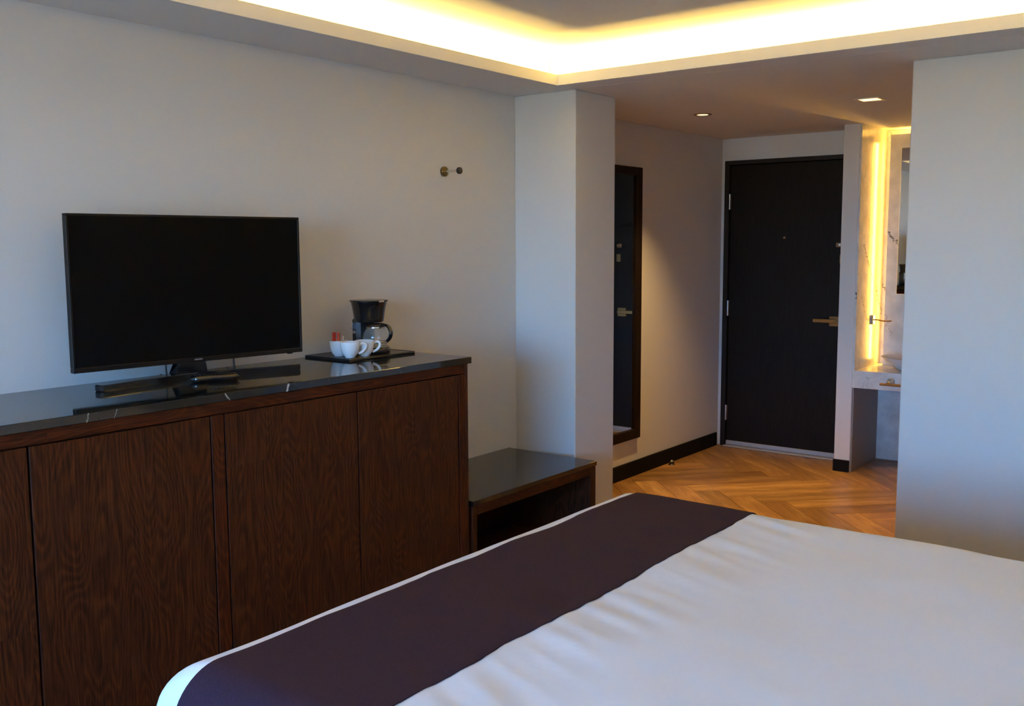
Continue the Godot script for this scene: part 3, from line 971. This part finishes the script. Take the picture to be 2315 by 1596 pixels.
func coffee_tray() -> void:
	var y := 1.048
	var o := thing("serving_tray", "flat black rectangular tray at the sideboard end", "tray", Vector3(2.795, y, -2.93))
	put_box("tray_base", Vector3(-0.185, 0, -0.132), Vector3(0.185, 0.008, 0.132), M.tray_black, o, 0.002)
	var rim := mstart()
	for q in [[-0.185, -0.132, 0.185, -0.126], [-0.185, 0.126, 0.185, 0.132], [-0.185, -0.126, -0.179, 0.126], [0.179, -0.126, 0.185, 0.126]]:
		box(rim, Vector3(q[0], 0.008, q[1]), Vector3(q[2], 0.0095, q[3]), 0.0005)
	put("tray_rim", rim, M.tray_black, o)
	var ty := y + 0.008
	cup("coffee_cup", Vector3(2.664, ty, -2.853), -0.70, "white coffee cup nearest the front edge of the black tray")
	cup("coffee_cup", Vector3(2.742, ty, -2.852), -0.62, "white coffee cup just in front of the coffee maker")
	cup("coffee_cup", Vector3(2.680, ty, -2.935), 0.75, "white coffee cup behind holding red sachets")
	# sachets standing in the rear cup
	var specs := [[-0.014, -0.012, "red_paper", 0.10, -0.20, "red sachet standing in the rear cup, leftmost of the bunch"], [-0.002, 0.002, "red_paper", -0.12, 0.25, "red sachet standing in the rear cup, middle of the bunch"], [0.007, 0.010, "tan_paper", 0.22, 0.55, "narrow brown sachet standing in the rear cup"], [0.010, 0.017, "white_paper", 0.42, 0.15, "pale paper stick leaning in the rear cup"]]
	for k in specs.size():
		var s: Array = specs[k]
		var hgt: float = [0.084, 0.086, 0.082, 0.072][k]
		var wid: float = [0.012, 0.010, 0.006, 0.004][k]
		var t := thing("sugar_sachet" if k < 3 else "stir_stick", s[5], "sachet" if k < 3 else "stick", Vector3(2.676 + s[0], ty + 0.0115, -2.935 + s[1]), "sachets in the rear cup")
		t.rotation = Vector3(0.0, s[4] + 0.6, -s[3])
		put_box("packet", Vector3(-wid, 0, -0.0025), Vector3(wid, hgt, 0.0025), M[s[2]] if k != 0 and k != 1 else M.white_paper, t, 0.001)
		if k < 2:
			put_box("packet_top", Vector3(-wid - 0.0004, hgt * 0.55, -0.0029), Vector3(wid + 0.0004, hgt + 0.0005, 0.0029), M.red_paper, t, 0.001)
	# coffee maker
	var m := thing("coffee_maker", "small black drip coffee maker with glass carafe on the tray", "coffee maker", Vector3(2.842, ty, -2.922))
	m.rotation.y = -0.06
	var base := mstart()
	lathe(base, [Vector2(0, 0), Vector2(0.066, 0), Vector2(0.071, 0.004), Vector2(0.071, 0.020), Vector2(0.066, 0.027), Vector2(0.0, 0.028)], 36, Vector3(0, 0, 0.008), 1.15)
	put("base", base, M.coffee_base_black, m)
	put_box("column", Vector3(-0.050, 0.012, -0.066), Vector3(0.050, 0.150, -0.016), M.coffee_base_black, m, 0.014)
	var hd := mstart()
	lathe(hd, [Vector2(0, 0.128), Vector2(0.058, 0.128), Vector2(0.062, 0.131), Vector2(0.064, 0.145), Vector2(0.071, 0.190), Vector2(0.076, 0.211), Vector2(0.081, 0.214), Vector2(0.082, 0.217), Vector2(0.079, 0.2195), Vector2(0.060, 0.2205), Vector2(0, 0.221)], 40, Vector3(0, 0, -0.004), 0.95)
	put("filter_housing", hd, M.black_gloss, m)
	put_box("lid_tab", Vector3(-0.012, 0.212, 0.066), Vector3(0.012, 0.218, 0.080), M.brushed_steel, m, 0.002)
	var wp := mstart()
	lathe(wp, [Vector2(0.046, 0.027), Vector2(0.046, 0.030), Vector2(0.040, 0.031), Vector2(0, 0.031)], 28, Vector3(0, 0, 0.034))
	put("hot_plate", wp, M.brushed_steel, m)
	var cr := Node3D.new()
	cr.name = "carafe"
	m.add_child(cr)
	cr.position = Vector3(0, 0.031, 0.034)
	cr.scale = Vector3(1.1, 1.0, 1.1)
	var g := mstart()
	lathe(g, [Vector2(0, 0.001), Vector2(0.036, 0.001), Vector2(0.043, 0.006), Vector2(0.047, 0.020), Vector2(0.049, 0.034), Vector2(0.047, 0.050), Vector2(0.040, 0.066), Vector2(0.034, 0.076)], 36)
	put("glass_jug", g, M.carafe_glass, cr)
	var bd := mstart()
	lathe(bd, [Vector2(0.0345, 0.073), Vector2(0.0365, 0.073), Vector2(0.0365, 0.080), Vector2(0.0345, 0.080)], 32)
	put("metal_band", bd, M.chrome, cr)
	var bd2 := mstart()
	lathe(bd2, [Vector2(0.0488, 0.014), Vector2(0.0494, 0.014), Vector2(0.0504, 0.017), Vector2(0.0494, 0.017)], 32)
	put("metal_band", bd2, M.chrome, cr)
	var ld := mstart()
	lathe(ld, [Vector2(0, 0.078), Vector2(0.036, 0.078), Vector2(0.038, 0.082), Vector2(0.034, 0.092), Vector2(0, 0.095)], 32)
	put("lid", ld, M.coffee_base_black, cr)
	var hn := mstart()
	tube(hn, smooth_path([Vector3(0, 0.082, 0.033), Vector3(0, 0.088, 0.055), Vector3(0, 0.080, 0.076), Vector3(0, 0.058, 0.086), Vector3(0, 0.038, 0.080), Vector3(0, 0.024, 0.066)], 7), 0.0085, 10, true, 0.7)
	put("handle", hn, M.coffee_base_black, cr)
	# printed marks on the column side
	var marks := [["N", "blue_print", 0.0011, Vector3(-0.0505, 0.112, -0.042)], [".", "blue_print", 0.0011, Vector3(-0.0505, 0.112, -0.058)], ["305", "white_print", 0.00042, Vector3(-0.0505, 0.086, -0.042)]]
	var sf := SystemFont.new()
	sf.font_names = PackedStringArray(["Droid Sans"])
	for k in marks:
		var tm := TextMesh.new()
		tm.font = sf
		tm.text = k[0]
		tm.font_size = 32
		tm.pixel_size = k[2]
		tm.depth = 0.0008
		tm.material = M[k[1]]
		var mi := MeshInstance3D.new()
		mi.name = "printed_mark"
		mi.mesh = tm
		m.add_child(mi, true)
		mi.position = k[3]
		mi.rotation.y = -PI / 2

func wall_hook() -> void:
	var o := thing("wall_hook", "brass wall hook with dark knob on the wall above the bench", "hook", Vector3(3.484, 1.841, -3.07))
	var fwd := Basis(Vector3(1, 0, 0), PI / 2)
	var b := mstart()
	lathe(b, [Vector2(0, 0), Vector2(0.0235, 0), Vector2(0.0235, 0.010), Vector2(0.021, 0.013), Vector2(0.0, 0.014)], 28, Vector3.ZERO, 1.0, fwd)
	put("mount_plate", b, M.aged_brass, o)
	var s := mstart()
	lathe(s, [Vector2(0.0065, 0.012), Vector2(0.0065, 0.092)], 18, Vector3.ZERO, 1.0, fwd)
	put("rod", s, M.chrome, o)
	var k := mstart()
	lathe(k, [Vector2(0, 0.090), Vector2(0.014, 0.090), Vector2(0.0155, 0.093), Vector2(0.0155, 0.102), Vector2(0.014, 0.105), Vector2(0, 0.106)], 24, Vector3.ZERO, 1.0, fwd)
	put("knob", k, M.dark_rubber, o)
